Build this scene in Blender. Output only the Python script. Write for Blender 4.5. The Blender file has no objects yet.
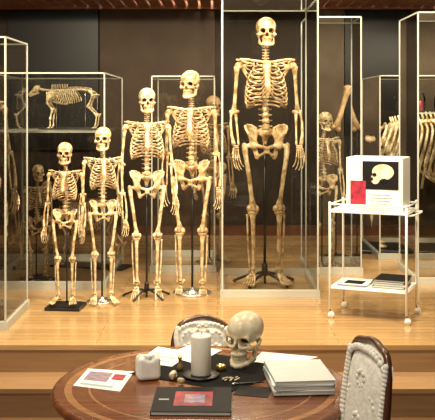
import bpy, math, random
import numpy as np
from mathutils import Vector, Matrix
random.seed(4); np.random.seed(4)
scene=bpy.context.scene
try: scene.view_settings.view_transform='Standard'
except Exception: pass

# ------------------------------------------------------------------ materials
def mat(name, col, rough=0.5, metal=0.0, noise=0.0, nscale=20, bump=0.0, col2=None, spec=0.5, coat=0.0, detail=4, stretch=None, lo=.35, hi=.65):
    m=bpy.data.materials.new(name); m.use_nodes=True
    nt=m.node_tree; b=nt.nodes['Principled BSDF']
    b.inputs['Roughness'].default_value=rough; b.inputs['Metallic'].default_value=metal
    b.inputs['Specular IOR Level'].default_value=spec
    b.inputs['Coat Weight'].default_value=coat; b.inputs['Coat Roughness'].default_value=.08
    if col2 is None: col2=tuple(c*(1-noise) for c in col)
    tc=nt.nodes.new('ShaderNodeTexCoord'); mp=nt.nodes.new('ShaderNodeMapping')
    nt.links.new(tc.outputs['Object'],mp.inputs['Vector'])
    if stretch: mp.inputs['Scale'].default_value=stretch
    n=nt.nodes.new('ShaderNodeTexNoise'); n.inputs['Scale'].default_value=nscale; n.inputs['Detail'].default_value=detail
    nt.links.new(mp.outputs['Vector'],n.inputs['Vector'])
    r=nt.nodes.new('ShaderNodeValToRGB'); r.color_ramp.elements[0].position=lo; r.color_ramp.elements[1].position=hi
    r.color_ramp.elements[0].color=(*col2,1); r.color_ramp.elements[1].color=(*col,1)
    nt.links.new(n.outputs['Fac'],r.inputs['Fac']); nt.links.new(r.outputs['Color'],b.inputs['Base Color'])
    if bump:
        bp=nt.nodes.new('ShaderNodeBump'); bp.inputs['Strength'].default_value=bump; bp.inputs['Distance'].default_value=.005
        nt.links.new(n.outputs['Fac'],bp.inputs['Height']); nt.links.new(bp.outputs['Normal'],b.inputs['Normal'])
    return m
def planks(name, c1,c2, rough, scale, w, h, coat=0.3):
    m=bpy.data.materials.new(name); m.use_nodes=True; nt=m.node_tree; b=nt.nodes['Principled BSDF']
    tc=nt.nodes.new('ShaderNodeTexCoord')
    br=nt.nodes.new('ShaderNodeTexBrick'); br.inputs['Scale'].default_value=scale
    br.inputs['Brick Width'].default_value=w; br.inputs['Row Height'].default_value=h
    br.inputs['Mortar Size'].default_value=.002; br.inputs['Mortar Smooth'].default_value=.3
    br.inputs['Color1'].default_value=(*c1,1); br.inputs['Color2'].default_value=(*c2,1)
    br.inputs['Mortar'].default_value=(c2[0]*.5,c2[1]*.45,c2[2]*.4,1)
    nt.links.new(tc.outputs['Object'],br.inputs['Vector'])
    mp=nt.nodes.new('ShaderNodeMapping'); mp.inputs['Scale'].default_value=(1.5,25,25); nt.links.new(tc.outputs['Object'],mp.inputs['Vector'])
    n=nt.nodes.new('ShaderNodeTexNoise'); n.inputs['Scale'].default_value=2; n.inputs['Detail'].default_value=6
    nt.links.new(mp.outputs['Vector'],n.inputs['Vector'])
    mr=nt.nodes.new('ShaderNodeMapRange'); mr.inputs['To Min'].default_value=.62; mr.inputs['To Max'].default_value=1.2
    nt.links.new(n.outputs['Fac'],mr.inputs['Value'])
    mx=nt.nodes.new('ShaderNodeVectorMath'); mx.operation='SCALE'
    nt.links.new(br.outputs['Color'],mx.inputs[0]); nt.links.new(mr.outputs[0],mx.inputs['Scale'])
    nt.links.new(mx.outputs[0],b.inputs['Base Color'])
    b.inputs['Roughness'].default_value=rough; b.inputs['Coat Weight'].default_value=coat; b.inputs['Coat Roughness'].default_value=.1
    return m
BONE=mat('bone',(.80,.63,.37),.32,nscale=24,bump=.35,col2=(.36,.22,.085),lo=.38,hi=.60,detail=6,coat=.1)
BONEL=mat('bone_pale',(.84,.71,.46),.30,nscale=24,bump=.35,col2=(.42,.275,.12),lo=.38,hi=.58,detail=6,coat=.1)
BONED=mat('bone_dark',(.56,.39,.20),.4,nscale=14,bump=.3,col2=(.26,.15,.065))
BONEW=mat('skull_cast',(.86,.77,.56),.32,nscale=16,bump=.1,col2=(.60,.46,.26))
PLAST=mat('plaster_white',(.92,.89,.80),.6,nscale=30,bump=.2,noise=.08)
CART=mat('cartilage',(.36,.22,.10),.4,noise=.3)
BLACK=mat('black_metal',(.012,.011,.010),.35)
STEEL=mat('steel',(.6,.58,.52),.25,metal=.9)
BRASS=mat('brass',(.55,.38,.14),.3,metal=.9)
WHITE=mat('white_enamel',(.82,.81,.76),.3,noise=.05)
PAPER=mat('paper',(.86,.86,.83),.6,noise=.03)
PAGES=mat('page_block',(.80,.79,.72),.7,nscale=8,noise=.35,stretch=(1,1,60))
CREAM=mat('cream_wax',(.94,.88,.72),.4,noise=.04)
REDP=mat('red_print',(.50,.03,.05),.5,nscale=25,col2=(.20,.01,.03))
BLACKP=mat('black_print',(.010,.009,.010),.55,spec=.15)
CLOTH=mat('black_cloth',(.014,.013,.012),.9,bump=.3,nscale=60,spec=.1)
BLUEG=mat('blue_grey_cover',(.42,.47,.46),.5,noise=.1)
PALEC=mat('pale_cover',(.62,.66,.63),.45,noise=.06)
PHOTO=mat('photo_print',(.5,.25,.2),.5,nscale=40,col2=(.12,.18,.35))
LACE=mat('lace',(.90,.87,.79),.8,nscale=45,col2=(.74,.69,.58),bump=.8)
TABW=mat('mahogany',(.22,.072,.025),.25,nscale=3,col2=(.14,.042,.016),coat=.35,stretch=(1,14,1),detail=3)
TABL=mat('mahogany_inlay',(.42,.20,.08),.25,nscale=5,col2=(.30,.13,.05),coat=.35,stretch=(1,8,1))
CHW=mat('dark_walnut',(.12,.042,.018),.3,noise=.4,nscale=9,coat=.4)
WALLD=mat('wall_dark_brown',(.034,.024,.016),.7,noise=.3,nscale=3,spec=.2)
WALLB=mat('wall_brown',(.058,.038,.024),.65,noise=.25,nscale=2,spec=.2)
PANELK=mat('black_panel',(.009,.008,.007),.4,spec=.3)
TAN=mat('tan_panel',(.10,.072,.047),.6,noise=.2,nscale=4,spec=.2)
CEIL=mat('ceiling_brown',(.14,.08,.045),.6,noise=.2)
SLAT=mat('slat_wood',(.36,.15,.07),.5,nscale=6,col2=(.22,.08,.04),stretch=(1,1,8))
FLOOR=planks('stage_planks',(.55,.345,.155),(.465,.28,.115),.25,1,1.6,.09,coat=.4)
RISER=planks('riser_planks',(.34,.20,.095),(.30,.17,.08),.4,1,3.0,.5,coat=.1)
FLOORL=planks('floor_planks',(.20,.10,.045),(.16,.08,.035),.3,1,1.6,.12)

def acrylic(name, edge):
    m=bpy.data.materials.new(name); m.use_nodes=True; nt=m.node_tree
    for n in list(nt.nodes): nt.nodes.remove(n)
    o=nt.nodes.new('ShaderNodeOutputMaterial'); t=nt.nodes.new('ShaderNodeBsdfTransparent'); t.inputs['Color'].default_value=(.985,.988,.975,1)
    mx=nt.nodes.new('ShaderNodeMixShader')
    if edge:
        p=nt.nodes.new('ShaderNodeBsdfPrincipled'); p.inputs['Base Color'].default_value=(.80,.80,.70,1); p.inputs['Roughness'].default_value=.12
        mx.inputs[0].default_value=.52
        nt.links.new(p.outputs[0],mx.inputs[2])
    else:
        nz=nt.nodes.new('ShaderNodeTexNoise'); nz.inputs['Scale'].default_value=1.5
        g=nt.nodes.new('ShaderNodeBsdfGlossy'); g.inputs['Roughness'].default_value=.03
        f=nt.nodes.new('ShaderNodeFresnel'); f.inputs['IOR'].default_value=1.5
        bp=nt.nodes.new('ShaderNodeBump'); bp.inputs['Strength'].default_value=.07; nt.links.new(nz.outputs['Fac'],bp.inputs['Height'])
        nt.links.new(bp.outputs['Normal'],g.inputs['Normal'])
        nt.links.new(f.outputs[0],mx.inputs[0]); nt.links.new(g.outputs[0],mx.inputs[2])
    nt.links.new(t.outputs[0],mx.inputs[1]); nt.links.new(mx.outputs[0],o.inputs[0])
    return m
GLASS=acrylic('acrylic_pane',False); GEDGE=acrylic('acrylic_edge',True)

# ------------------------------------------------------------------ mesh builder
class MB:
    def __init__(s): s.v=[]; s.f=[]; s.m=[]; s.mats=[]; s.sm=[]
    def mi(s,m):
        if m not in s.mats: s.mats.append(m)
        return s.mats.index(m)
    def add(s,v,f,m,smooth=True,M=None):
        o=len(s.v)
        for p in v:
            if M is not None: p=M@Vector(p)
            s.v.append((float(p[0]),float(p[1]),float(p[2])))
        k=s.mi(m)
        for q in f: s.f.append(tuple(int(i)+o for i in q)); s.m.append(k); s.sm.append(smooth)
    def box(s,lo,hi,m,M=None,bev=0):
        x0,y0,z0=lo;x1,y1,z1=hi
        if bev:
            b=bev
            import bmesh
            bm=bmesh.new(); bmesh.ops.create_cube(bm,size=1)
            for v in bm.verts: v.co=Vector(((x0+x1)/2+v.co.x*(x1-x0),(y0+y1)/2+v.co.y*(y1-y0),(z0+z1)/2+v.co.z*(z1-z0)))
            bmesh.ops.bevel(bm,geom=bm.edges[:],offset=b,segments=2,affect='EDGES',profile=.5)
            bm.verts.index_update()
            s.add([v.co.copy() for v in bm.verts],[[v.index for v in f.verts] for f in bm.faces],m,False,M); bm.free(); return
        v=[(x0,y0,z0),(x1,y0,z0),(x1,y1,z0),(x0,y1,z0),(x0,y0,z1),(x1,y0,z1),(x1,y1,z1),(x0,y1,z1)]
        s.add(v,[(0,3,2,1),(4,5,6,7),(0,1,5,4),(1,2,6,5),(2,3,7,6),(3,0,4,7)],m,False,M)
    def tube(s,pts,rad,m,n=7,flat=None,M=None,smooth=True):
        P=[Vector(p) for p in pts]; N=len(P)
        if not hasattr(rad,'__len__'): rad=[rad]*N
        T=[]
        for i in range(N):
            t=(P[min(i+1,N-1)]-P[max(i-1,0)])
            T.append(t.normalized() if t.length>1e-9 else Vector((0,0,1)))
        a=Vector((1,0,0)) if abs(T[0].x)<.8 else Vector((0,1,0))
        u=(a-T[0]*a.dot(T[0])).normalized()
        V=[]
        for i in range(N):
            u=(u-T[i]*u.dot(T[i]))
            u=u.normalized() if u.length>1e-6 else T[i].orthogonal().normalized()
            w=T[i].cross(u)
            for k in range(n):
                an=2*math.pi*k/n
                d=(u*math.cos(an)+w*math.sin(an))*rad[i]
                if flat:
                    ax=Vector(flat[0]).normalized(); d=d-ax*(d.dot(ax)*(1-flat[1]))
                V.append(P[i]+d)
        F=[]
        for i in range(N-1):
            for k in range(n):
                k2=(k+1)%n
                F.append((i*n+k,i*n+k2,(i+1)*n+k2,(i+1)*n+k))
        V.append(P[0]-T[0]*rad[0]*.5); V.append(P[-1]+T[-1]*rad[-1]*.5)
        for k in range(n):
            F.append((N*n,(k+1)%n,k)); F.append((N*n+1,(N-1)*n+k,(N-1)*n+(k+1)%n))
        s.add(V,F,m,smooth,M)
    def bone(s,a,b,rm,re,m,n=8,re2=None,M=None):
        a=Vector(a);b=Vector(b); re2=re2 or re
        ts=[0,.04,.10,.2,.5,.8,.9,.96,1]; rr=[re*.6,re,re*.9,rm*1.05,rm*.9,rm*1.05,re2*.9,re2,re2*.6]
        s.tube([a.lerp(b,t) for t in ts],rr,m,n,M=M)
    def ball(s,c,r,m,M=None,n=10,k=7):
        if not hasattr(r,'__len__'): r=(r,r,r)
        V=[(c[0],c[1],c[2]+r[2])]
        for i in range(1,k):
            ph=math.pi*i/k
            for j in range(n):
                th=2*math.pi*j/n
                V.append((c[0]+r[0]*math.sin(ph)*math.cos(th),c[1]+r[1]*math.sin(ph)*math.sin(th),c[2]+r[2]*math.cos(ph)))
        V.append((c[0],c[1],c[2]-r[2])); F=[]
        for j in range(n): F.append((0,1+j,1+(j+1)%n))
        for i in range(k-2):
            for j in range(n):
                a=1+i*n+j;b=1+i*n+(j+1)%n
                F.append((a,a+n,b+n,b))
        L=len(V)-1; o=1+(k-2)*n
        for j in range(n): F.append((o+j,L,o+(j+1)%n))
        s.add(V,F,m,True,M)
    def lathe(s,prof,m,n=32,M=None,c=(0,0),smooth=True,closed=True):
        V=[];F=[]
        for r,z in prof:
            for k in range(n):
                a=2*math.pi*k/n; V.append((c[0]+r*math.cos(a),c[1]+r*math.sin(a),z))
        for i in range(len(prof)-1):
            for k in range(n):
                k2=(k+1)%n; F.append((i*n+k,i*n+k2,(i+1)*n+k2,(i+1)*n+k))
        if closed:
            F.append(tuple(range(n-1,-1,-1))); F.append(tuple((len(prof)-1)*n+k for k in range(n)))
        s.add(V,F,m,smooth,M)
    def obj(s,name,parent=None,loc=(0,0,0),rot=0,scale=1,auto=False):
        me=bpy.data.meshes.new(name); me.from_pydata(s.v,[],s.f)
        for m in s.mats: me.materials.append(m)
        me.polygons.foreach_set('material_index',s.m); me.polygons.foreach_set('use_smooth',s.sm); me.update()
        o=bpy.data.objects.new(name,me); scene.collection.objects.link(o)
        o.location=loc; o.rotation_euler=(0,0,rot); o.scale=(scale,)*3
        if parent: o.parent=parent
        return o
def empty(name,loc=(0,0,0),rot=0):
    e=bpy.data.objects.new(name,None); scene.collection.objects.link(e); e.location=loc; e.rotation_euler=(0,0,rot); e.empty_display_size=.1
    return e
def cr(pts,k=4):
    P=[Vector(p) for p in pts]; out=[]
    for i in range(len(P)-1):
        p0=P[max(i-1,0)];p1=P[i];p2=P[i+1];p3=P[min(i+2,len(P)-1)]
        for j in range(k):
            t=j/k
            out.append(.5*((2*p1)+(p2-p0)*t+(2*p0-5*p1+4*p2-p3)*t*t+(3*p1-p0-3*p2+p3)*t**3))
    out.append(P[-1]); return out

# ------------------------------------------------------------------ SDF -> mesh
def nets(fn,lo,hi,h):
    ax=[np.arange(lo[i],hi[i]+h,h) for i in range(3)]
    G=np.meshgrid(*ax,indexing='ij'); P=np.stack(G,-1)
    v=fn(P); nx,ny,nz=v.shape
    S=np.zeros((nx-1,ny-1,nz-1,3)); C=np.zeros((nx-1,ny-1,nz-1))
    cs=[(a,b,c) for a in (0,1) for b in (0,1) for c in (0,1)]
    def sl(A,c): return A[c[0]:nx-1+c[0],c[1]:ny-1+c[1],c[2]:nz-1+c[2]]
    for a in cs:
        for d in range(3):
            if a[d]==0:
                b=list(a); b[d]=1
                va=sl(v,a); vb=sl(v,b); mk=(va<0)!=(vb<0)
                t=np.where(mk,va/np.where(mk,va-vb,1),0)
                for q in range(3):
                    S[...,q]+=mk*(a[q]+(t if q==d else 0))
                C+=mk
    act=C>0; idx=-np.ones(C.shape,int); idx[act]=np.arange(act.sum())
    ii=np.argwhere(act)
    V=(ii+S[act]/C[act][:,None])*h+np.array(lo)
    F=[]
    ins=v<0
    for d in range(3):
        e1,e2=(d+1)%3,(d+2)%3
        a=[slice(1,-1)]*3; a[d]=slice(0,-1); b=list(a); b[d]=slice(1,None)
        A=ins[tuple(a)];B=ins[tuple(b)]
        w=np.argwhere(A!=B)
        if not len(w): continue
        inA=A[tuple(w.T)]
        w=w.copy(); w[:,e1]+=1; w[:,e2]+=1
        def ci(o1,o2):
            q=w.copy(); q[:,e1]+=o1; q[:,e2]+=o2
            return idx[tuple(q.T)]
        q=np.stack([ci(-1,-1),ci(0,-1),ci(0,0),ci(-1,0)],1)
        q[~inA]=q[~inA][:,::-1]
        F.append(q)
    F=np.concatenate(F); F=F[(F>=0).all(1)]
    return V,F
def ell(p,c,r):
    q=p-np.array(c); r=np.array(r); k0=np.linalg.norm(q/r,axis=-1); k1=np.linalg.norm(q/(r*r),axis=-1)+1e-9
    return k0*(k0-1)/k1
def cap(p,a,b,ra,rb=None):
    rb=ra if rb is None else rb
    a=np.array(a,float);b=np.array(b,float); ba=b-a; t=np.clip(((p-a)@ba)/(ba@ba),0,1)
    return np.linalg.norm(p-a-t[...,None]*ba,axis=-1)-(ra+(rb-ra)*t)
def smin(a,b,k):
    h=np.clip(.5+.5*(b-a)/k,0,1); return b+(a-b)*h-k*h*(1-h)
def ssub(a,b,k): return -smin(-a,b,k)

def skull_sdf(P0):
    P=P0.copy(); P[...,0]=np.abs(P[...,0])
    d=smin(ell(P,(0,1.3,2.6),(6.9,8.9,6.7)),ell(P,(0,-2.8,2.4),(5.7,5.5,5.5)),1.5)
    d=ssub(d,ell(P,(7.4,-4.3,-.6),(1.9,2.9,3.0)),.8)
    d=smin(d,ell(P,(0,-4.9,-4.4),(3.1,3.3,3.5)),.8)
    d=smin(d,cap(P,(0,-7.6,.5),(4.2,-6.7,.8),.95,.75),.7)
    d=smin(d,cap(P,(4.7,-6.5,.5),(4.9,-5.9,-2.8),.62),.5)
    d=smin(d,cap(P,(4.8,-6.0,-3.2),(1.6,-7.6,-3.6),.8),.5)
    d=smin(d,ell(P,(5.0,-5.5,-3.6),(1.2,1.4,1.2)),.5)
    d=smin(d,cap(P,(0,-7.9,0),(0,-9.0,-2.4),.65,.5),.5)
    d=smin(d,cap(P,(5.4,-5.2,-3.4),(6.7,-1.8,-3.0),.45),.4)
    d=smin(d,cap(P,(6.7,-1.8,-3.0),(6.3,1,-2.6),.45),.4)
    d=smin(d,cap(P,(5.3,2.6,-2.5),(4.9,2.2,-5.0),1.1,.6),.6)
    def arch(t,z,rx=2.8,ry=4.3,cy=-4.1): return (rx*math.sin(t),cy-ry*math.cos(t),z)
    ts=[0,.4,.8,1.2,1.5]
    for a,b in zip(ts[:-1],ts[1:]): d=smin(d,cap(P,arch(a,-6.4),arch(b,-6.2),.75),.4)
    # braincase hollow, orbits opening into it, nasal cavity
    hol=smin(ell(P,(0,1.6,2.5),(5.9,7.9,5.7)),ell(P,(0,-2.4,2.6),(4.6,4.6,4.4)),1.0)
    d=ssub(d,hol,.1)
    d=ssub(d,ell(P,(3.05,-7.6,-1.3),(2.05,3.9,1.85)),.15)
    d=ssub(d,cap(P,(2.7,-5.4,-1.1),(1.9,-.5,.6),1.5,1.6),.1)
    d=ssub(d,np.minimum(ell(P,(.55,-8.6,-4.3),(.85,4.6,1.2)),ell(P,(0,-8.8,-3.4),(.7,4.4,1.5))),.1)
    d=ssub(d,cap(P,(0,-5.5,-3.8),(0,-2.5,-3.0),1.0,1.2),.1)
    J=[(0,-7.9,-10.7),(1.9,-7.4,-10.7),(3.5,-4.8,-10.2),(4.6,-1.2,-9.2)]
    j=ell(P,(0,-8.0,-11.1),(1.5,.9,.9))
    for a,b in zip(J[:-1],J[1:]): j=smin(j,cap(P,a,b,1.0,.95),.4)
    j=smin(j,cap(P,(4.7,-.5,-9.0),(5.3,1.0,-3.6),.65,.5),.6)
    j=smin(j,cap(P,(4.6,-1.8,-8.9),(5.0,-2.4,-4.4),.6,.35),.8)
    j=smin(j,cap(P,(4.6,-1.2,-8.9),(5.0,-.8,-5.6),.6,.5),.8)
    d=np.minimum(d,j)
    for i in range(7):
        t=.1+i*.215
        r=.40 if i<3 else .46
        d=smin(d,cap(P,arch(t,-6.9),arch(t,-8.25),r*.9,r*.75),.12)
        d=smin(d,cap(P,arch(t,-10.0,2.7,4.1),arch(t,-8.75,2.7,4.15),r*.9,r*.75),.12)
    return d
def pelvis_sdf(P0):
    P=P0.copy(); P[...,0]=np.abs(P[...,0])
    ac=(8.2,-.5,-1.5)
    crest=[(12.2,-5.0,6.2),(13.6,-2.6,9.0),(13.8,.4,10.8),(12.2,3.2,11.6),(9.2,5.6,11.2),(6.2,7.4,9.6),(4.6,7.8,7.0)]
    d=ell(P,ac,(3.2,3.0,3.2))
    for i,c in enumerate(crest):
        d=smin(d,cap(P,ac,c,1.3 if i in(0,6) else .9,.45),1.6)
    for a,b in zip(crest[:-1],crest[1:]):
        m=tuple((np.array(a)+np.array(b))/2); d=smin(d,cap(P,ac,m,.9,.4),1.2)
        d=smin(d,cap(P,a,b,.75),.5)
    ps=(.9,-5.6,-3.2); pl=(.9,-5.2,-6.2); it=(5.6,1.6,-9.6)
    d=smin(d,cap(P,ac,ps,1.3,1.1),.8); d=smin(d,cap(P,ps,pl,.95),.5); d=smin(d,cap(P,pl,it,.8,1.2),.6)
    d=smin(d,cap(P,it,(8,1.5,-2.5),1.7,1.5),.8)
    s=smin(ell(P,(0,5.2,7.0),(5.2,2.3,3.4)),cap(P,(0,6.5,5),(0,8.4,-2),2.6,1.0),2.0)
    s=smin(s,cap(P,(0,8.4,-2),(0,6.2,-5),.9,.5),.6)
    s=ssub(s,cap(P,(1.9,3.0,6),(1.4,5.6,0),.45),.3)
    return smin(d,s,.6)
def scap_sdf(P):
    g=(0,0,0)
    d=ell(P,g,(1.2,1.5,2.0))
    for c in [(-9.5,4.2,3),(-9.8,4.6,0),(-9.5,4.8,-4),(-8.3,4.8,-8),(-7,4.6,-11)]:
        d=smin(d,cap(P,(-1,.6,-.5),c,.5,.3),1.3)
    m=[(-9.0,4.2,3.6),(-9.8,4.6,0),(-9.5,4.8,-4),(-7,4.6,-11.5),(-1,.8,-1.5)]
    for a,b in zip(m[:-1],m[1:]): d=smin(d,cap(P,a,b,.45),.4)
    d=smin(d,cap(P,(-9.4,4.6,.8),(-1,3.6,3.2),.5,.7),.4); d=smin(d,cap(P,(-1,3.6,3.2),(1.8,.4,3.6),.9,.8),.4)
    d=smin(d,cap(P,(-2,.4,1.6),(-1.4,-3,2.2),.7,.5),.4)
    return d
SK_HI=nets(skull_sdf,(-8,-10.5,-12.8),(8,11,10),.22)
SK_LO=nets(skull_sdf,(-8,-10.5,-12.8),(8,11,10),.34)
PELV=nets(pelvis_sdf,(-15.5,-8,-12),(15.5,11,13.5),.5)
SCAP=nets(scap_sdf,(-11.5,-4.5,-13),(3.5,6.5,5.5),.45)

# ------------------------------------------------------------------ human skeleton
def human(mb,B=None,head=1.0,arm=1.0,leg=1.0,armout=.0,headyaw=0.0,dangle=False,armbend=(0,0),wide=1.0,headtilt=0):
    B=B or BONE
    dz=.885*(leg-1)
    def U(x,y,z): return Vector((x,y,z+dz))
    M=Matrix.Translation(U(0,-.005,1.530))@Matrix.Rotation(headyaw,4,'Z')@Matrix.Rotation(headtilt,4,'X')@Matrix.Translation((0,-.01,.071*head))@Matrix.Scale(.01*head,4)
    mb.add(SK_LO[0],SK_LO[1],B,True,M)
    sp=cr([U(0,.012,1.535),U(0,.0,1.47),U(0,.025,1.40),U(0,.062,1.28),U(0,.062,1.17),U(0,.03,1.07),U(0,.008,.99),U(0,.03,.935)],12)
    L=[0]
    for a,b in zip(sp[:-1],sp[1:]): L.append(L[-1]+(b-a).length)
    def at(t):
        d=t*L[-1]
        for i in range(len(L)-1):
            if L[i+1]>=d: return sp[i].lerp(sp[i+1],(d-L[i])/(L[i+1]-L[i]+1e-9))
        return sp[-1]
    hs=[.017]*7+[.0235]*12+[.034]*5; tot=sum(hs); c=0; vp=[]
    for i,h in enumerate(hs):
        p=at((c+h/2)/tot); a=at((c+h*.12)/tot); b=at((c+h*.88)/tot); c+=h; vp.append(p)
        r=.0125 if i<7 else .0145+.0006*(i-7) if i<19 else .024
        mb.tube([a,a.lerp(b,.15),a.lerp(b,.5),a.lerp(b,.85),b],[r*.8,r,r*.85,r,r*.8],B,8)
        mb.tube([a,b],r*.72,CART,6)
        sl=.025 if i<7 else .038 if i<19 else .035
        mb.tube([p+Vector((0,.01,0)),p+Vector((0,.01+sl,-.012 if i>6 else -.004))],[.006,.004],B,5)
        tw=.022 if i<7 else .030 if i<19 else .042
        mb.tube([p+Vector((-tw,.016,.003)),p+Vector((0,.008,0)),p+Vector((tw,.016,.003))],[.0038,.006,.0038],B,5)
    mb.add(PELV[0],PELV[1],B,True,Matrix.Translation(U(0,.0,.885))@Matrix.Scale(.01*wide,4))
    W=[.058,.085,.104,.117,.126,.132,.136,.138,.136,.130,.118,.10]
    D=[.052,.070,.084,.094,.100,.104,.106,.106,.104,.098,.09,.08]
    drop=[.03,.045,.055,.062,.07,.078,.086,.09,.09,.085,.06,.045]
    te=[150,150,150,148,146,142,136,128,120,110,88,66]
    st=[U(0,-.050-.009*i,1.372-.0275*i) for i in range(7)]
    mb.tube([U(0,-.048,1.395),U(0,-.055,1.38),U(0,-.062,1.345),U(0,-.068,1.325),U(0,-.074,1.31),U(0,-.09,1.26),U(0,-.100,1.215),U(0,-.100,1.19),U(0,-.098,1.165)],
            [.018,.029,.024,.016,.017,.019,.022,.013,.006],B,8,flat=((0,1,.25),.38))
    ends={}
    for i in range(12):
        v=vp[7+i]
        for sx in (-1,1):
            pts=[]
            n=11
            for k in range(n):
                th=math.radians(8+(te[i]-8)*k/(n-1))
                x=W[i]*wide*abs(math.sin(th))**.75
                yc=v.y-.0+.018-D[i]*1.0+.012
                y=yc+D[i]*math.cos(th)+.0
                if k==0: x=.016;y=v.y+.012
                z=v.z+.004-drop[i]*(1-math.cos(th))/2*1.25
                pts.append(Vector((sx*x,y,z)))
            mb.tube(cr(pts,2),[.0058]+[.0053]*(2*(n-1)),B,6,flat=((0,0,1),1.25))
            ends[(i,sx)]=pts[-1]
            if i<7:
                s_=st[i]+Vector((sx*.012,0,0)); e=pts[-1]
                mid=e.lerp(s_,.5)+Vector((0,-.006,-.012-.003*i))
                mb.tube(cr([e,mid,s_],4),.0054,CART,6)
            elif i<10:
                e=pts[-1]; q=ends[(i-1,sx)].lerp(st[6],.30)+Vector((0,0,-.022))
                mb.tube(cr([e,e.lerp(q,.5)+Vector((0,-.01,-.004)),q],3),.005,CART,6)
    for sx in (-1,1):
        S=lambda x,y,z: U(sx*x,y,z)
        mb.tube(cr([S(.018,-.05,1.392),S(.06,-.062,1.398),S(.11,-.035,1.408),S(.163,.002,1.412)],4),[.011]+[.0075]*5+[.006]*3+[.0075]*3+[.009],B,7)
        Ms=Matrix.Translation(S(.165,.018,1.375))@Matrix.Diagonal((sx*.01,.01,.01,1))
        f=SCAP[1] if sx>0 else SCAP[1][:,::-1]
        mb.add(SCAP[0],f,B,True,Ms)
        ao=armout; ab=armbend[0 if sx<0 else 1]
        sh=S(.182,.008,1.368)
        ua=.315*arm; fa=.25*arm
        d1=Vector((sx*math.sin(.04+ao),.02,-math.cos(.04+ao))).normalized(); el=sh+d1*ua
        mb.ball(sh+Vector((-sx*.006,0,.002)),(.024,.023,.024),B)
        mb.tube([sh+Vector((sx*.006,0,-.0)),sh.lerp(el,.08),sh.lerp(el,.2),sh.lerp(el,.5),sh.lerp(el,.82),sh.lerp(el,.93),el],[.018,.018,.0125,.0105,.012,.017,.014],B,8)
        mb.tube([el+Vector((-sx*.030,0,.002)),el+Vector((0,0,-.002)),el+Vector((sx*.026,0,.002))],[.011,.0155,.012],B,8)
        d2=Vector((sx*math.sin(.08+ao*.6-ab*.3),-math.sin(.10+ab),-math.cos(.10+ab))).normalized(); wr=el+d2*fa
        s_=Vector((sx,-.15,0)).normalized()
        mb.tube([el+Vector((-sx*.008,.018,.014)),el+Vector((-sx*.008,.010,-.012))]+[ (el-s_*.010).lerp(wr-s_*.018,t) for t in (.12,.35,.7,.95,1)],[.012,.013,.0105,.0078,.0062,.0075,.006],B,7)
        mb.tube([(el+s_*.016).lerp(wr+s_*.012,t)+Vector((sx*.012*math.sin(math.pi*t),0,0)) for t in (.03,.08,.14,.35,.7,.92,1)],[.010,.0095,.0075,.0078,.009,.0135,.013],B,7)
        h=Vector((sx*.75,-.65,0)).normalized()
        dn=(d2+Vector((0,-.05,-.15))).normalized()
        for r_ in range(2):
            for k in range(4):
                q=wr+dn*(.010+.013*r_)+h*((k-1.5)*.011); mb.ball(q,(.0075,.0075,.0075),B,n=7,k=5)
        fl=[.92,1.0,.95,.78]
        for k in range(4):
            b0=wr+dn*.032+h*((1.5-k)*.0115); off=h*((1.5-k)*.10)
            dd=(dn+off).normalized(); p1=b0+dd*.062*fl[k]**.5
            mb.bone(b0,p1,.0038,.0065,B,6)
            curl=Vector((-sx*.12,-.02,0)); lens=[.040*fl[k],.026*fl[k],.019*fl[k]]
            for q,l in enumerate(lens):
                dd=(dd+curl*(1+q*.8)).normalized(); p2=p1+dd*l
                mb.bone(p1+dd*.002,p2,.0030,.0052-.0006*q,B,6); p1=p2
        b0=wr+dn*.026+h*.022; dd=(dn+h*.55+Vector((-sx*.2,0,0))).normalized()
        for q,l in enumerate([.043,.030,.022]):
            p2=b0+dd*l; mb.bone(b0,p2,.0042,.0068,B,6); b0=p2; dd=(dd-h*.22).normalized()
        def G(x,y,z): return Vector((sx*x*wide,y,z*leg))
        hd=G(.086,-.005,.873); gt=G(.142,.008,.858); kn=G(.088,-.0,.475)
        mb.ball(hd,(.024,.024,.024),B)
        mb.tube([hd,G(.115,.0,.865),gt],[.017,.014,.019],B,8)
        mb.ball(G(.143,.008,.862),(.017,.02,.024),B)
        fs=[G(.140,.006,.865),G(.138,.0,.83),G(.130,-.010,.77),G(.112,-.018,.66),G(.098,-.010,.55),G(.091,-.002,.515),kn]
        mb.tube(cr(fs,3),np.interp(np.linspace(0,1,19),[0,.16,.3,.7,.85,.95,1],[.018,.0195,.0150,.0135,.018,.026,.024]).tolist(),B,9)
        mb.ball(G(.108,.008,.468),(.021,.031,.023),B); mb.ball(G(.066,.008,.466),(.021,.031,.023),B)
        mb.ball(G(.088,-.034,.478),(.019,.010,.021),B,n=8,k=6)
        an=G(.082,.018,.085)
        ts=[G(.088,.004,.444),G(.088,.002,.43),G(.087,-.004,.40),G(.086,-.006,.34),G(.083,.004,.2),G(.082,.014,.11),an]
        mb.tube(cr(ts,3),np.interp(np.linspace(0,1,19),[0,.08,.22,.4,.75,.92,1],[.034,.035,.021,.0145,.0105,.0165,.02]).tolist(),B,9)
        mb.tube(cr([G(.122,.018,.425),G(.122,.018,.405),G(.118,.018,.25),G(.107,.022,.10),G(.108,.022,.06)],3),[.009,.011,.009]+[.006]*6+[.0075,.010,.010,.007],B,7)
        mb.ball(G(.066,.014,.068),(.007,.011,.014),B,n=7,k=5)
        A=Vector((sx*.085*wide,.018,.07*leg)); yaw=sx*.25; pit=.75 if dangle else 0
        Mf=Matrix.Translation(A)@Matrix.Rotation(yaw,4,'Z')@Matrix.Rotation(pit,4,'X')@Matrix.Diagonal((sx,1,1,1))
        mb.ball((0,.005,-.010),(.018,.025,.015),B,M=Mf,n=8,k=6)
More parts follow.
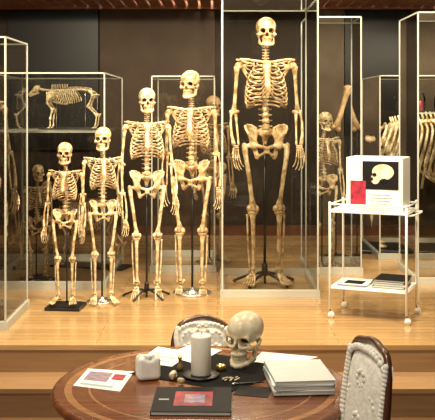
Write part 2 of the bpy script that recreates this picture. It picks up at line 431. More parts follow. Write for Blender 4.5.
        mb.tube([(.002,-.03,-.028),(.002,.0,-.033),(.0,.035,-.045),(0,.052,-.048)],[.012,.016,.018,.014],B,8,M=Mf)
        for (x,y,z) in [(-.014,-.038,-.018),(.012,-.038,-.022),(-.02,-.058,-.022),(-.006,-.06,-.022),(.008,-.06,-.025),(.022,-.055,-.03)]:
            mb.ball((x,y,z),(.010,.012,.010),B,M=Mf,n=7,k=5)
        for k in range(5):
            x0=-.022+k*.0115; x1=-.030+k*.0165; y1=-.135+.008*k+(.006 if k==0 else 0)
            mb.bone((x0,-.062,-.024-.002*k),(x1,y1,-.055),.0065 if k==0 else .0042,.010 if k==0 else .007,B,6,M=Mf)
            yy=y1; L_=[.030,.022] if k==0 else [.024-.002*k,.012,.009]
            for q,l in enumerate(L_):
                mb.bone((x1,yy-.002,-.056-.001*q),(x1+.001,yy-l,-.058-.001*q),.004,.006 if k else .009,B,6,M=Mf); yy-=l+.001
def stand(mb,H,leg=1.0,kind='tri',s=1.0,up=True,r=.009):
    zt=.95*leg
    mb.tube([(0,.075,.0),(0,.075,zt)],r,BLACK,8)
    if up: mb.tube(cr([(0,.075,zt),(0,.10,zt+.05),(0,.115,zt+.3),(0,.06,1.5+.885*(leg-1))],4),r*.6,STEEL,6)
    if kind=='tri':
        for k in range(5):
            a=2*math.pi*k/5+.35
            mb.tube([(0,.075,.075),(.11*math.cos(a),.075+.11*math.sin(a),.05),(.20*math.cos(a),.075+.20*math.sin(a),.012)],[.010,.009,.010],BLACK,6)
            mb.ball((.20*math.cos(a),.075+.20*math.sin(a),.010),(.013,.013,.010),BLACK,n=7,k=5)
        mb.lathe([(.02,.05),(.02,.12),(.013,.13)],BLACK,12,c=(0,.075))
    elif kind=='block':
        mb.box((-.19,-.13,0),(.19,.20,.035),BLACK,bev=.006); mb.box((-.15,-.10,.035),(.15,.16,.05),BLACK,bev=.004)
    elif kind=='disc':
        mb.lathe([(.15,0),(.15,.010),(.14,.016),(.02,.024),(.012,.05)],STEEL,28,c=(0,.075))
ST=.35
def place_h(px,Y,H,rot=0,kind='tri',name='human_skeleton',z=ST,lift=.0,sc_leg=1.0,**kw):
    s=H/(1.70+.885*(sc_leg-1)); mb=MB(); human(mb,leg=sc_leg,**kw)
    if lift:
        k=lift/s; mb.v=[(a,b,c+k) for a,b,c in mb.v]
    stand(mb,H,sc_leg,kind)
    return mb.obj(name,loc=((px-217.5)*Y/900,Y,z),rot=rot,scale=s)
place_h(65,6.95,1.225,rot=-.1,kind='block',head=1.14,lift=.05,wide=.92,headyaw=.1,armbend=(.15,.1))
place_h(103,7.15,1.38,rot=.25,kind='disc',head=1.12,wide=.92,headyaw=-.35,B=BONEL,lift=.01)
place_h(147,7.3,1.66,rot=.12,dangle=True,lift=.06,armout=.05,armbend=(.15,.15),B=BONEL,headyaw=.05)
place_h(191,7.45,1.84,rot=-.1,kind='disc',lift=.03,armbend=(.3,.05),headyaw=-.3,headtilt=.08,dangle=True)
place_h(266,7.85,2.34,rot=.05,kind='tri',lift=.03,headyaw=.0,arm=.92,head=.92,headtilt=-.05,wide=.96,armout=.03,armbend=(.38,.38))
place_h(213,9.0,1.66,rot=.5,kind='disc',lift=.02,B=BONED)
place_h(325,8.68,1.50,rot=.35,kind='disc',lift=.02,B=BONEL)
place_h(-22,6.66,1.80,rot=.3,kind='disc',lift=.10,armout=.06)
place_h(38,8.1,1.02,rot=.5,kind='block',lift=.02,arm=1.35,sc_leg=.78,head=1.05,name='ape_skeleton',wide=1.15)
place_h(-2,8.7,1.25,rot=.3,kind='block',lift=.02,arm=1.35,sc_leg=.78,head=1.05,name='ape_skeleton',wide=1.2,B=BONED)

# ------------------------------------------------------------------ quadruped skeletons
def beast_skull(P0):
    P=P0.copy(); P[...,1]=np.abs(P[...,1])
    d=smin(ell(P,(0,0,0),(4,3,3)),cap(P,(2,0,-.5),(11,0,-2.4),2.3,1.1),1.5)
    d=smin(d,cap(P,(0,2.6,-1),(5,2.6,-1.4),.5),.5)
    d=ssub(d,ell(P,(3.4,2.6,.4),(1.4,1.2,1.2)),.2)
    d=ssub(d,ell(P,(11.2,0,-1.4),(1.4,.7,.7)),.2)
    j=cap(P,(0,2.3,-2),(1,2.1,-5),.6,.8); j=smin(j,cap(P,(1,2.1,-5),(10.5,.6,-4.6),.8,.45),.5)
    for i in range(7): j=smin(j,cap(P,(4+i*.95,1.5-.1*i,-3.0),(4+i*.95,1.5-.1*i,-4.3),.38),.1)
    return np.minimum(d,j)
BSK=nets(beast_skull,(-5,-4,-7),(13.5,4,4),.4)
def beast(mb,L=1.15,B=None,head=.018,neck=((.35,0,.18),(.55,0,.42)),rw=.16,rd=.42,tail=.5,thick=1.0,nr=16,ribspan=.58,bt=1.0):
    B=B or BONE; T=thick
    w=Vector((L*.42,0,.95)); hp=Vector((-L*.42,0,.93))
    spine=cr([hp,Vector((-L*.2,0,.97)),Vector((L*.1,0,.965)),w],10)
    nb=cr([w,w+Vector(neck[0]),w+Vector(neck[1])],6)
    for seg,(pr,ph) in ((spine,(.022,.075)),(nb,(.024,.03))):
        for i,(a,b) in enumerate(zip(seg[:-1],seg[1:])):
            mb.tube([a.lerp(b,.08),a.lerp(b,.5),a.lerp(b,.92)],[pr*T,pr*T*.8,pr*T],B,7)
            hh=ph*(1+ (1.0 if seg is spine and i>18 else 0))
            mb.tube([a.lerp(b,.5),a.lerp(b,.5)+Vector((-.02,0,hh))],[.009*T,.007*T],B,5)
            mb.tube([a.lerp(b,.5)+Vector((0,-.05,.0)),a.lerp(b,.5),a.lerp(b,.5)+Vector((0,.05,.0))],[.006*T,.009*T,.006*T],B,5)
    hpnt=nb[-1]; mb.add(BSK[0],BSK[1],B,True,Matrix.Translation(hpnt+Vector((.03,0,.0)))@Matrix.Rotation(.45,4,'Y')@Matrix.Scale(head,4))
    tl=cr([hp,hp+Vector((-.08,0,-.01)),hp+Vector((-.15,0,-.12)),hp+Vector((-.16,0,-.12-tail))],4)
    mb.tube(tl,np.linspace(.018*T,.005,len(tl)).tolist(),B,6)
    sb=[Vector((L*.46,0,.95-rd*.75)),Vector((L*.2,0,.95-rd)),Vector((-.05,0,.95-rd*.9))]
    stn=cr(sb,6); mb.tube(stn,.013*T,B,7,flat=((0,1,0),1.4))
    for i in range(nr):
        t=i/(nr-1); x=L*.40-t*L*ribspan
        z=.955; dep=rd*(.72+.5*math.sin(math.pi*min(t*1.2,1)*.6)-.35*t*t); wd=rw*(.55+.6*math.sin(math.pi*(.15+.6*t)))
        for sy in (-1,1):
            back=-.05-.10*t
            mid=[Vector((x,sy*.02,z)),Vector((x-.01,sy*wd*.7,z-.04*dep/.4)),Vector((x+back*.4,sy*wd,z-dep*.4)),Vector((x+back*.7,sy*wd*.85,z-dep*.75))]
            if t<.65: mid.append(Vector((max(x+back*.2,-.05),sy*.02,z-dep*1.0)))
            else: mid.append(Vector((x+back+.03,sy*wd*.6,z-dep*.95)))
            mb.tube(cr(mid,4),.0095*T,B,6,flat=((0,1,0),.7))
    for sy in (-1,1):
        for k in range(5):
            a=Vector((L*.40-.10+.05*k,sy*.085,.93-.01*abs(k-2))); b=Vector((L*.47,sy*.12,.66))
            mb.tube([a,b],[.016*T,.016*T],B,6,flat=((0,1,0),.4))
        sh=Vector((L*.47,sy*.12,.65)); el=Vector((L*.36,sy*.125,.47)); kn=Vector((L*.40,sy*.12,.24)); fe=Vector((L*.40,sy*.12,.06)); to=Vector((L*.43,sy*.12,.012))
        mb.bone(sh,el,.020*T,.034*T,B); mb.bone(el+Vector((0,0,0)),kn,.016*T,.028*T,B); mb.tube([el+Vector((-.04,0,.04)),el+Vector((-.015,0,-.04)),kn+Vector((-.02,0,.1))],[.012*T,.013*T,.006*T],B,6)
        mb.ball(kn,(.026*T,.026*T,.024*T),B,n=8,k=6); mb.bone(kn,fe,.013*T,.021*T,B); mb.bone(fe,to,.014*T,.02*T,B)
        mb.ball((to.x+.01,to.y,.014),(.032*T,.024*T,.014),B,n=8,k=6)
        il=Vector((-L*.36,sy*.10,.97)); ac=Vector((-L*.47,sy*.085,.82)); isx=Vector((-L*.58,sy*.06,.84))
        for k in range(4): mb.tube([il.lerp(hp+Vector((0,sy*.03,.02)),k/3.),ac],[.018*T,.018*T],B,6)
        mb.tube([ac,isx],[.02*T,.022*T],B,7); mb.tube([ac,Vector((-L*.47,0,.74)),isx],[.014*T,.012*T,.012*T],B,6)
        st_=Vector((-L*.38,sy*.12,.55)); hk=Vector((-L*.56,sy*.11,.32)); f2=Vector((-L*.53,sy*.11,.07)); t2=Vector((-L*.49,sy*.11,.012))
        mb.ball(ac,(.028*T,)*3,B,n=8,k=6)
        mb.bone(ac,st_,.020*T,.034*T,B); mb.ball(st_+Vector((.028*T,0,.0)),(.012*T,.016*T,.02*T),B,n=7,k=5)
        mb.bone(st_,hk,.016*T,.028*T,B); mb.tube([hk+Vector((-.045,0,.05)),hk,hk+Vector((.01,0,-.03))],[.014*T,.022*T,.02*T],B,7)
        mb.bone(hk,f2,.014*T,.022*T,B); mb.bone(f2,t2,.014*T,.02*T,B); mb.ball((t2.x+.01,t2.y,.014),(.032*T,.024*T,.014),B,n=8,k=6)
def beast_at(name,x,y,z,H,rot,base=True,**kw):
    mb=MB(); beast(mb,**kw)
    if base:
        L=kw.get('L',1.15); mb.v=[(a,b,c+.03) for a,b,c in mb.v]
        mb.box((-L*.68,-.22,0),(L*.62,.22,.03),BLACK,bev=.006)
        for xx in (-L*.3,L*.3): mb.tube([(xx,0,.03),(xx,0,.97)],.008,STEEL,6)
    return mb.obj(name,loc=(x,y,z),rot=rot,scale=H)
beast_at('horse_skeleton',2.60,9.75,ST,1.40,-.10,L=1.20,rw=.27,rd=.48,thick=1.1,nr=28,ribspan=.86,B=BONEL,tail=.05)
beast_at('dog_skeleton',-1.36,8.35,1.70,.37,math.pi-.15,L=1.25,head=.024,neck=((-.0+.22,0,.02),(.34,0,.06)),rw=.13,rd=.33,thick=1.2,B=BONEL,nr=13,ribspan=.5,tail=.35)
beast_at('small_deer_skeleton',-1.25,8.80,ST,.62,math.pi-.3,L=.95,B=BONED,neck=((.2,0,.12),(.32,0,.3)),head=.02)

# ------------------------------------------------------------------ display cases
def case(x0,x1,y0,y1,z0,z1,shelf=None,base=.06,name='display_case'):
    e=empty(name,((x0+x1)/2,(y0+y1)/2,z0))
    ox,oy=(x0+x1)/2,(y0+y1)/2
    g=MB(); a,b,c,d=x0-ox,x1-ox,y0-oy,y1-oy; h=z1-z0
    g.add([(a,c,base),(b,c,base),(b,c,h),(a,c,h)],[(0,1,2,3)],GLASS,False)
    g.add([(a,d,base),(b,d,base),(b,d,h),(a,d,h)],[(0,1,2,3)],GLASS,False)
    g.add([(a,c,base),(a,d,base),(a,d,h),(a,c,h)],[(0,1,2,3)],GLASS,False)
    g.add([(b,c,base),(b,d,base),(b,d,h),(b,c,h)],[(0,1,2,3)],GLASS,False)
    g.add([(a,c,h),(b,c,h),(b,d,h),(a,d,h)],[(0,1,2,3)],GLASS,False)
    g.obj('panes',e)
    k=MB(); r=.006
    def bar(p,q):
        lo=[min(p[i],q[i])-r for i in range(3)]; hi=[max(p[i],q[i])+r for i in range(3)]
        k.box(lo,hi,GEDGE)
    for X in (a,b):
        for Yv in (c,d): bar((X,Yv,base),(X,Yv,h))
        bar((X,c,h),(X,d,h)); bar((X,c,base),(X,d,base))
    for Yv in (c,d): bar((a,Yv,h),(b,Yv,h)); bar((a,Yv,base),(b,Yv,base))
    if shelf is not None:
        k.box((a+.01,c+.01,shelf-z0-.012),(b-.01,d-.01,shelf-z0),GEDGE)
    k.obj('edges',e)
    p=MB(); t=.018
    p.box((a-t,c-t,0),(b+t,c+t,base),GEDGE); p.box((a-t,d-t,0),(b+t,d+t,base),GEDGE); p.box((a-t,c+t,0),(a+t,d-t,base),GEDGE); p.box((b-t,c+t,0),(b+t,d-t,base),GEDGE)
    p.obj('plinth',e)
    return e
case(-2.4,-1.48,6.28,6.99,ST,2.395)
case(-1.98,-.97,7.72,9.15,ST,2.2,shelf=1.70)
case(.04,.82,7.36,8.34,ST,2.80)
case(-.62,-.03,8.5,9.4,ST,2.20)
case(1.76,2.9,7.9,8.7,ST,2.74,shelf=1.86)
case(1.66,3.9,9.2,10.3,ST,2.23)
case(.84,1.34,8.40,9.0,ST,2.75)

for i,(x,c) in enumerate([(1.86,REDP),(2.03,CREAM),(2.2,REDP)]):
    mb=MB(); mb.lathe([(.04,0),(.045,.01),(.045,.13),(.035,.15),(.035,.165)],GLASS,16); mb.lathe([(.037,.165),(.037,.185),(.01,.19)],BLACK,16)
    mb.ball((0,0,.06),(.028,.025,.05),c); mb.obj('specimen_jar',loc=(x,8.25,1.86))

mb=MB()
def W3(px,py,Y): return Vector(((px-217.5)*Y/900,Y,1.9-(py-108)*Y/900))
a=W3(349,86,9.35); b=W3(336,129,9.35)
mb.tube([a,a.lerp(b,.1),a.lerp(b,.22),a.lerp(b,.5),a.lerp(b,.8),a.lerp(b,.93),b],[.03,.042,.03,.024,.030,.042,.03],BONED,12)
mb.ball(a+Vector((-.03,-.01,-.02)),(.03,.03,.03),BONED); mb.ball(b+Vector((.025,0,.0)),(.028,.04,.035),BONED); mb.ball(b+Vector((-.025,0,.02)),(.028,.04,.035),BONED)
mb.tube([b+Vector((0,.0,0)),Vector((b.x,b.y,ST+.02))],.008,BLACK,8); mb.lathe([(.13,ST),(.13,ST+.02),(.02,ST+.03)],BLACK,24,c=(b.x,b.y))
mb.obj('mounted_femur')

# ------------------------------------------------------------------ room shell
def shell(name,lo,hi,m,bev=0):
    mb=MB(); mb.box(lo,hi,m,bev=bev); return mb.obj(name)
shell('floor',(-5,-2,-.1),(5,11,0),FLOORL)
shell('stage_floor',(-5,5.886,0),(5,11,ST),FLOOR)
shell('stage_step',(-5,5.53,0),(5,5.886,.175),RISER)
mb=MB(); mb.box((-5,5.872,ST-.03),(5,5.90,ST+.002),FLOOR); mb.box((-5,5.876,.175),(5,5.886,ST-.03),RISER); mb.obj('trim_1')
mb=MB(); mb.box((-5,5.515,.15),(5,5.545,.178),RISER); mb.obj('trim_2')
shell('wall_back',(-5,11,0),(5,11.15,3.7),WALLD)
shell('wall_left',(-5.15,-2,0),(-5,11.15,3.7),WALLB)
shell('wall_right',(5,-2,0),(5.15,11.15,3.7),WALLB)
shell('wall_front',(-5,-2.15,0),(5,-2,3.7),WALLB)
shell('ceiling',(-5.15,-2.15,3.7),(5.15,11.15,3.8),CEIL)
shell('baseboard_back',(-5,10.96,ST),(5,11,ST+.12),CHW)
def wpan(name,x0,x1,y0,y1,m,Y=10.95,d=.05):
    A=W3(x0,y1,Y);B_=W3(x1,y0,Y); sh=shell(name,(A.x,Y,max(A.z,ST+.12)),(B_.x,Y+d,B_.z),m)
wpan('wall_panel_black',8,98,-20,150,PANELK)
wpan('wall_panel_black',345,412,12,160,PANELK)
wpan('wall_panel_brown',100,215,8,240,WALLB)
wpan('wall_panel_tan',318,344,10,240,TAN)
wpan('wall_panel_tan',412,440,10,240,TAN)
mb=MB()
for i in range(60):
    x=-4.4+i*.15; mb.box((x,9.6,3.13),(x+.12,10.95,3.16),SLAT)
mb.box((-4.5,9.58,3.10),(4.6,9.62,3.19),SLAT); mb.box((-4.5,10.91,3.10),(4.6,10.95,3.20),SLAT)
mb.obj('trim_3')

# ------------------------------------------------------------------ trolley
e=empty('instrument_trolley',(1.35,6.43,ST)); 
u=Vector((-.52,.22,0)); uu=u.normalized(); v=Vector((uu.y,-uu.x,0)); v=-v if v.y<0 else v
M=Matrix((( -uu.x,v.x,0,0),(-uu.y,v.y,0,0),(0,0,1,0),(0,0,0,1)))
Wt,Dt=u.length,.38
mb=MB(); top=.80;low=.235
cs=[(-Wt,0),(0,0),(-Wt,Dt),(0,Dt)]
for x,y in cs:
    mb.tube([(x,y,.065),(x,y,top+.045)],.009,WHITE,10,M=M); mb.ball((x,y,top+.047),.012,WHITE,M=M)
for z in (top,low):
    mb.box((-Wt,0,z-.010),(0,Dt,z),WHITE,M=M)
    for q in (z-.016,z+.04) if z==top else (z-.013,):
        for a,b in ((0,1),(0,2),(1,3),(2,3)):
            mb.tube([(cs[a][0],cs[a][1],q),(cs[b][0],cs[b][1],q)],.006,WHITE,8,M=M)
mb.tube(cr([(0,.05,top-.03),(.05,.06,top-.02),(.06,Dt/2,top-.02),(.05,Dt-.06,top-.02),(0,Dt-.05,top-.03)],4),.007,WHITE,8,M=M)
mb.obj('frame',e)
mb=MB()
for x,y in cs:
    mb.tube([(x,y,.075),(x,y,.05),(x+.010,y,.036)],.007,STEEL,8,M=M)
    mb.tube([(x+.010,y-.008,.024),(x+.010,y+.008,.024)],.023,WHITE,18,M=M,smooth=False)
    mb.tube([(x+.010,y-.012,.024),(x+.010,y+.012,.024)],.008,BLACK,10,M=M)
mb.obj('casters',e)
def child(mb,name,loc,z): return mb.obj(name,loc=(loc[0],loc[1],z))
mb=MB(); x0,x1=-Wt+.11,-.035; f=.05; H=.385; tz=.002
mb.box((x0,f,tz),(x1,f+.27,tz+H),WHITE,M=M,bev=.006)
mb.box((x0+.02,f-.006,tz+.02),(x1-.02,f+.002,tz+H-.02),PAPER,M=M)
mb.box((x0+.125,f-.010,tz+.155),(x1-.03,f-.004,tz+H-.025),BLACKP,M=M)
mb.box((x0+.035,f-.012,tz+.035),(x0+.15,f-.004,tz+.215),REDP,M=M)
for k in range(4): mb.box((x0+.18,f-.011,tz+.05+k*.022),(x1-.07-.02*(k%2),f-.008,tz+.053+k*.022),BLUEG,M=M)
cx,cz=(x0+.14+x1-.03)/2,tz+.262
def disc(mb,c,rx,rz,y,m,n=20):
    V=[(c[0]+rx*math.cos(2*math.pi*k/n),y,c[1]+rz*math.sin(2*math.pi*k/n)) for k in range(n)]
    mb.add(V,[tuple(range(n))],m,False,M)
disc(mb,(cx+.012,cz+.020),.080,.058,f-.0125,BONEW); disc(mb,(cx-.044,cz-.030),.033,.038,f-.0126,BONEW); disc(mb,(cx-.050,cz-.001),.016,.014,f-.0132,BLACKP); disc(mb,(cx-.070,cz-.032),.010,.013,f-.0132,BLACKP); disc(mb,(cx+.02,cz-.042),.026,.016,f-.0131,BLACKP)
child(mb,'light_box_display',(1.35,6.43),ST+top)
def book(mb,x0,x1,y0,y1,z,h,cov,M=None,pages=PAGES):
    mb.box((x0,y0,z),(x1,y1,z+.002),cov,M=M); mb.box((x0,y0,z+h-.002),(x1,y1,z+h),cov,M=M)
    mb.box((x0,y0,z+.002),(x0+.003,y1,z+h-.002),cov,M=M); mb.box((x0+.003,y0+.003,z+.002),(x1-.003,y1-.003,z+h-.002),pages,M=M)
mb=MB(); z=.002
for h,c,dx in ((.018,BLACKP,0),(.014,BLUEG,.01),(.016,BLACKP,-.005),(.012,BLACKP,.006)):
    book(mb,-.26+dx,-.03+dx,.06,.32,z,h,c,M); z+=h
child(mb,'book_stack',(1.35,6.43),ST+low)
mb=MB(); book(mb,-.52,-.31,.04,.28,.002,.008,PHOTO,M); book(mb,-.51,-.30,.05,.27,.010,.006,PAPER,M); mb.box((-.48,.07,.016),(-.34,.2,.0175),BLACKP,M=M)
child(mb,'magazine_stack',(1.35,6.43),ST+low)

# ------------------------------------------------------------------ table
TX,TY,TZ=-.065,3.75,.75
e=empty('round_table',(TX,TY,0))
mb=MB(); R=.62
prof=[(R-.05,TZ-.045),(R-.02,TZ-.043),(R-.004,TZ-.032),(R,TZ-.020),(R-.003,TZ-.008),(R-.012,TZ-.001),(R-.02,TZ)]
mb.lathe(prof,TABW,96)
mb.lathe([(R-.085,TZ+.0006),(R-.055,TZ+.0006)],TABL,96,closed=False)
mb.lathe([(R-.16,TZ+.0004),(R-.15,TZ+.0004)],TABL,96,closed=False)
mb.lathe([(R-.09,TZ-.11),(R-.085,TZ-.045)],TABW,64)
mb.obj('top',e)
mb=MB(); mb.lathe([(.16,.14),(.17,.17),(.09,.22),(.06,.30),(.085,.38),(.06,.46),(.07,.56),(.14,.64),(.2,.66)],TABW,32)
for k in range(4):
    a=math.pi/4+k*math.pi/2; mb.tube(cr([(.1*math.cos(a),.1*math.sin(a),.18),(.25*math.cos(a),.25*math.sin(a),.15),(.4*math.cos(a),.4*math.sin(a),.03)],4),[.045]*3+[.035]*3+[.03]*3,TABW,8)
mb.obj('pedestal',e)
def T3(px,py): 
    Y=900*1.15/(py-108); return Vector(((px-217.5)*Y/900,Y,TZ))
mb=MB()
c=[T3(128,374),T3(212,354),T3(300,367),T3(232,392)]
n=16;V=[];F=[]
for i in range(n+1):
    for j in range(n+1):
        s,t=i/n,j/n; p=c[0].lerp(c[1],s).lerp(c[3].lerp(c[2],s),t)
        V.append((p.x,p.y,TZ+.0022+.0012*math.sin(9*s+3*t)*math.sin(7*t)))
for i in range(n):
    for j in range(n):
        a=i*(n+1)+j; F.append((a,a+n+1,a+n+2,a+1))
mb.add(V,F,CLOTH); mb.obj('black_cloth')
mb=MB(); p=T3(245,367)
Ms=Matrix.Rotation(-.5,4,'Z')@Matrix.Scale(.0109,4)@Matrix.Rotation(.03,4,'X')
mb.add(SK_HI[0],SK_HI[1],BONEW,True,Ms)
zmin=min(v[2] for v in mb.v)
mb.obj('human_skull',loc=(p.x,p.y+.03,TZ+.004-zmin))
p=T3(201,377); mb=MB()
mb.lathe([(.075,.0),(.080,.006),(.076,.010),(.05,.008)],BLACK,32)
mb.lathe([(.041,.009),(.043,.014),(.043,.168),(.040,.176),(.034,.174),(.015,.168),(.004,.167)],CREAM,32)
mb.tube([(0,0,.166),(.001,0,.18),(.004,0,.188)],.0015,BLACK,6)
mb.obj('pillar_candle',loc=(p.x,p.y,TZ+.004))
def lump(name,px,py,size,m,seed,block=False,rot=None):
    rng=np.random.RandomState(seed); ph=rng.rand(6)*6
    def f(P):
        if block:
            q=np.abs(P-np.array((0,0,1.0)))-np.array((.75-.10,.55-.1,.65))
            d=np.linalg.norm(np.maximum(q,0),axis=-1)+np.minimum(q.max(-1),0)-.32
            d=ssub(d,ell(P,(0,-.95,1.95),(.55,.6,.35)),.15)
            for k in range(5): d=smin(d,ell(P,(-.7+k*.35,-.45+.5*abs(k-2)*.3,1.95),(.2,.22,.25)),.1)
            return d
        d=ell(P,(0,0,1),(1.25,.9,1.0)); 
        d=smin(d,ell(P,(.5,.1,1.4),(.6,.6,.7)),.4); d=smin(d,cap(P,(-.6,-.3,.4),(-.5,-.5,1.5),.35),.3)
        d=ssub(d,ell(P,(.0,-.9,1.2),(.4,.5,.35)),.15)
        return d+.10*np.sin(3*P[...,0]+ph[0])*np.sin(3*P[...,1]+ph[1])*np.sin(3*P[...,2]+ph[2])
    V,F=nets(f,(-1.8,-1.6,-.4),(1.8,1.6,2.6),.09); V[:,2]=np.maximum(V[:,2]-.05,0.0)
    mb=MB(); mb.add(V*size,F,m); p=T3(px,py); mb.obj(name,loc=(p.x,p.y,TZ+.004),rot=seed if rot is None else rot)
lump('plaster_cast',148,379,.050,PLAST,2,block=True,rot=.3)
lump('vertebra_specimen',173,380,.017,BONEW,1)
lump('vertebra_specimen',181,385,.013,BONE,3)
mb=MB()
for k in range(11):
    a=k*.7; r=.012+.003*k; mb.tube([(r*math.cos(a),r*math.sin(a)*.7,.004),(r*math.cos(a)+.01,r*math.sin(a)*.7+.006,.006)],.0035,BONE if k%2 else BONEW,6)
p=T3(228,381); mb.obj('loose_teeth',loc=(p.x,p.y,TZ+.004))
p=T3(214,371); mb=MB(); mb.lathe([(.018,0),(.020,.004),(.020,.022),(.017,.024),(.015,.018),(.002,.018)],BRASS,20); mb.obj('tea_light_cup',loc=(p.x+.03,p.y,TZ+.004))
p=T3(180,371); mb=MB(); mb.lathe([(.012,0),(.016,.006),(.009,.02),(.007,.045),(.011,.055),(.008,.06)],BRASS,16); mb.obj('brass_bell',loc=(p.x,p.y,TZ+.004))
p=T3(232,386); mb=MB(); mb.tube([(0,0,.005),(.10,.02,.005),(.135,.027,.005)],[.0045,.0045,.002],BLACK,8); mb.tube([(.0,0,.0055),(.02,.004,.0055)],.005,STEEL,8); mb.obj('pen',loc=(p.x,p.y,TZ+.003))
def sheet(name,pts,m=PAPER,lift=.001,extra=None,th=.0012):
    c=[T3(*q) for q in pts]; mb=MB()
    V=[(q.x,q.y,TZ+lift) for q in c]+[(q.x,q.y,TZ+lift+th) for q in c]
    F=[(3,2,1,0),(4,5,6,7),(0,1,5,4),(1,2,6,5),(2,3,7,6),(3,0,4,7)]
    mb.add(V,F,m,False)
    if extra:
        for (s0,t0,s1,t1,mm) in extra:
            q=lambda s,t: c[0].lerp(c[1],s).lerp(c[3].lerp(c[2],s),t)
            mb.add([(*q(s,t)[:2],TZ+lift+th+.0004) for s,t in ((s0,t0),(s1,t0),(s1,t1),(s0,t1))],[(0,1,2,3)],mm,False)
    mb.obj(name)
sheet('leaflet',[(73,386),(120,392),(134,372),(88,369)],extra=[(.1,.35,.6,.85,PHOTO),(.65,.5,.9,.8,REDP),(.1,.1,.8,.2,BLUEG)])
sheet('paper_sheet',[(137,362),(172,367),(192,353),(158,347)],extra=[(.1,.2,.8,.28,BLUEG),(.1,.4,.8,.48,BLUEG),(.1,.6,.8,.68,BLUEG)])
sheet('paper_sheet',[(165,356),(196,365),(222,351),(190,345.8)],lift=.0035,extra=[(.1,.2,.8,.26,BLUEG),(.1,.4,.8,.46,BLUEG)])
sheet('paper_sheet',[(252,363),(290,367),(318,358),(262,353)],lift=.0045)
sheet('envelope',[(233,395),(268,398),(272,388),(240,386)],m=BLACKP)
mb=MB(); a=T3(150,416);b=T3(231,416);cc=T3(229,391)
w=b.x-a.x; d=cc.y-b.y
book(mb,0,w,0,d,0,.016,BLACKP,None); mb.box((w*.27,d*.22,.016),(w*.76,d*.80,.0168),REDP); mb.box((w*.40,d*.34,.0168),(w*.66,d*.68,.0172),PHOTO); mb.box((w*.07,d*.45,.016),(w*.2,d*.5,.0165),BLUEG)
mb.obj('black_book',loc=(a.x,a.y,TZ+.001),rot=-.02)
mb=MB(); z=0
for h,cv,ro,dx in ((.014,PALEC,.0,.0),(.004,PAPER,-.05,.004),(.017,BLUEG,.05,.002),(.005,PAPER,-.03,.0),(.016,PALEC,.02,.003)):
    book(mb,-.122+dx,.122+dx,-.15,.15,z,h,cv,Matrix.Rotation(ro,4,'Z')); z+=h
p=T3(299,387); mb.obj('book_stack',loc=(p.x-.002,3.735,TZ+.0065),rot=.08)

# ------------------------------------------------------------------ chairs
def chair(loc,rot,H=.98,w=.21,dep=.21):
    e=empty('dining_chair',loc,rot); mb=MB()
    sz=.45
    for sx in (-1,1):
        mb.tube(cr([(sx*w*.95,-dep,sz-.03),(sx*w*1.02,-dep-.01,.25),(sx*w*.98,-dep,.02)],4),[.022]*3+[.018]*3+[.014]*3,CHW,8)
        mb.tube(cr([(sx*w*.95,dep,sz),(sx*w*.97,dep+.02,.22),(sx*w*1.02,dep+.07,.0+.015)],4),[.019]*5+[.015]*4,CHW,8)
    pts=[(-w*.85,dep,sz-.02),(-w*.98,dep+.015,sz+.12),(-w*1.08,dep+.04,sz+(H-sz)*.6),(-w*.85,dep+.065,H-.045),(-w*.35,dep+.075,H-.01),(0,dep+.077,H),
         (w*.35,dep+.075,H-.01),(w*.85,dep+.065,H-.045),(w*1.08,dep+.04,sz+(H-sz)*.6),(w*.98,dep+.015,sz+.12),(w*.85,dep,sz-.02)]
    mb.tube(cr(pts,5),.014,CHW,10)
    mb.tube(cr([(-w*.95,dep+.012,sz+.1),(0,dep+.02,sz+.09),(w*.95,dep+.012,sz+.1)],4),.014,CHW,8)
    for a,b in (((-w,-dep),(w,-dep)),((-w,dep),(w,dep)),((-w,-dep),(-w,dep)),((w,-dep),(w,dep))):
        mb.box((min(a[0],b[0])-.015,min(a[1],b[1])-.015,sz-.06),(max(a[0],b[0])+.015,max(a[1],b[1])+.015,sz-.005),CHW)
    mb.obj('frame',e)
    mb=MB(); n=18; V=[];F=[]
    for side in (0,1):
        for i in range(n+1):
            for j in range(n+1):
                s=i/n*2-1;t=j/n
                wid=w*(.90+.14*math.sin(math.pi*t*.8)); z=sz+.11+(H-sz-.11)*t-(.04*abs(s)**3 if t>.5 else 0)*(t-.5)*2-.015*t
                puff=.04*(1-s**4)*(1-(2*t-1)**4)
                V.append((s*wid,dep+.015+.06*t**.8+(puff*.4 if side else -puff),z))
    N=(n+1)**2
    for side in (0,1):
        for i in range(n):
            for j in range(n):
                a=side*N+i*(n+1)+j; q=(a,a+n+1,a+n+2,a+1); F.append(q if side==0 else q[::-1])
    mb.add(V,F,LACE)
    for k in range(26):
        t=k/25; 
        for sx in (-1,1):
            wid=w*(.90+.14*math.sin(math.pi*t*.8)); z=sz+.13+(H-sz-.15)*t-.035*max(0,t-.5)*2
            mb.ball((sx*wid*.93,dep-.008+.06*t**.8,z),(.014,.012,.013),LACE,n=8,k=5)
    for k in range(13):
        s=-1+2*k/12; mb.ball((s*w*.86,dep+.048,H-.03-.035*abs(s)**3),(.015,.012,.014),LACE,n=8,k=5)
    for (a_,b_) in ((0,.72),(0,.4),(-.5,.56),(.5,.56),(-.5,.26),(.5,.26)):
        for k in range(8):
            an=k*math.pi/4; mb.ball((a_*w+.028*math.cos(an),dep+.06*b_**.8-.022+.008*abs(a_)*2,sz+.11+(H-sz-.11)*b_+.028*math.sin(an)),(.010,.007,.010),LACE,n=7,k=5)
    mb.obj('back_upholstery',e)
    mb=MB(); mb.box((-w,-dep-.01,sz-.01),(w,dep-.02,sz+.04),LACE,bev=.02); mb.obj('seat',e)
    return e
chair((-.08,4.62,0),0,H=.775,w=.145,dep=.15)
f=Vector((-.96,-.27,0)).normalized()
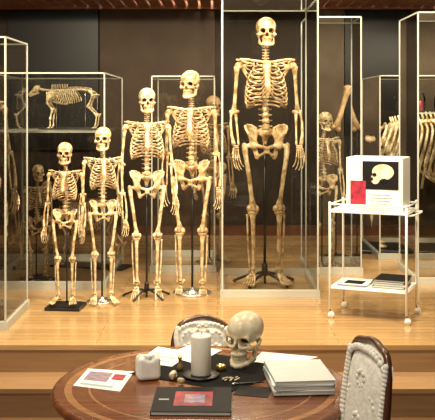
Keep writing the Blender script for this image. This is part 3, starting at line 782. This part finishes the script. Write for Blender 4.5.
chair((.570+f.x*.26,3.32+f.y*.26,0),math.atan2(f.x,-f.y),H=1.04,w=.165,dep=.19)

# ------------------------------------------------------------------ lights
def area(name,loc,size,energy,col,target=None,sy=None):
    l=bpy.data.lights.new(name,'AREA'); l.energy=energy; l.size=size; l.color=col
    if sy: l.shape='RECTANGLE'; l.size_y=sy
    o=bpy.data.objects.new(name,l); scene.collection.objects.link(o); o.location=loc
    if target: o.rotation_euler=(Vector(target)-Vector(loc)).to_track_quat('-Z','Y').to_euler()
    return o
warm=(1,.85,.60)
area('ceiling_lamp_1',(-1.4,5.2,3.55),.3,125,warm,(-1.0,7.2,1.0))
area('ceiling_lamp_2',(.3,5.2,3.6),.3,155,warm,(.2,7.6,1.2))
area('ceiling_lamp_3',(1.9,5.4,3.55),.3,85,warm,(1.6,7.6,1.0))
area('ceiling_lamp_4',(-.3,8.4,3.5),.5,45,warm,(-.3,8.4,0))
area('ceiling_lamp_5',(2.6,8.85,3.3),.3,80,warm,(2.5,9.7,0.8))
area('ceiling_lamp_6',(-1.6,7.4,3.3),.3,42,warm,(-1.5,8.5,1.2))
area('ceiling_lamp_7',(-.5,2.9,3.6),.6,42,(1,.91,.76),(0,3.9,.7))
area('table_fill_light',(-1.3,.6,3.4),.6,62,(1,.92,.77),(0,3.7,.8))  # added fill from the camera side, brightens candle and papers; no actual fixture
area('back_wall_fill_light',(0,10.2,3.6),.4,22,warm,(0,11,2.0))  # added wash to lift the upper back wall, not a room lamp
area('giant_fill_light',(.42,7.62,3.62),.25,32,warm,(.42,7.8,1.0))  # extra light invented to brighten the giant inside its case
area('rear_skeleton_fill_light',(1.1,7.3,3.5),.3,48,warm,(1.05,8.7,1.2))  # added fill for the right rear skeleton, stands for no real lamp
w=bpy.data.worlds.new('world'); scene.world=w; w.use_nodes=True
bg=w.node_tree.nodes['Background']; bg.inputs[0].default_value=(.9,.8,.65,1); bg.inputs[1].default_value=.2
# ------------------------------------------------------------------ camera
cam=bpy.data.cameras.new('camera'); co=bpy.data.objects.new('camera',cam); scene.collection.objects.link(co)
co.location=(0,0,1.9); co.rotation_euler=(math.pi/2,0,0)
cam.sensor_width=36; cam.lens=36*900/435; cam.shift_y=-102/435; cam.clip_start=.05
scene.camera=co
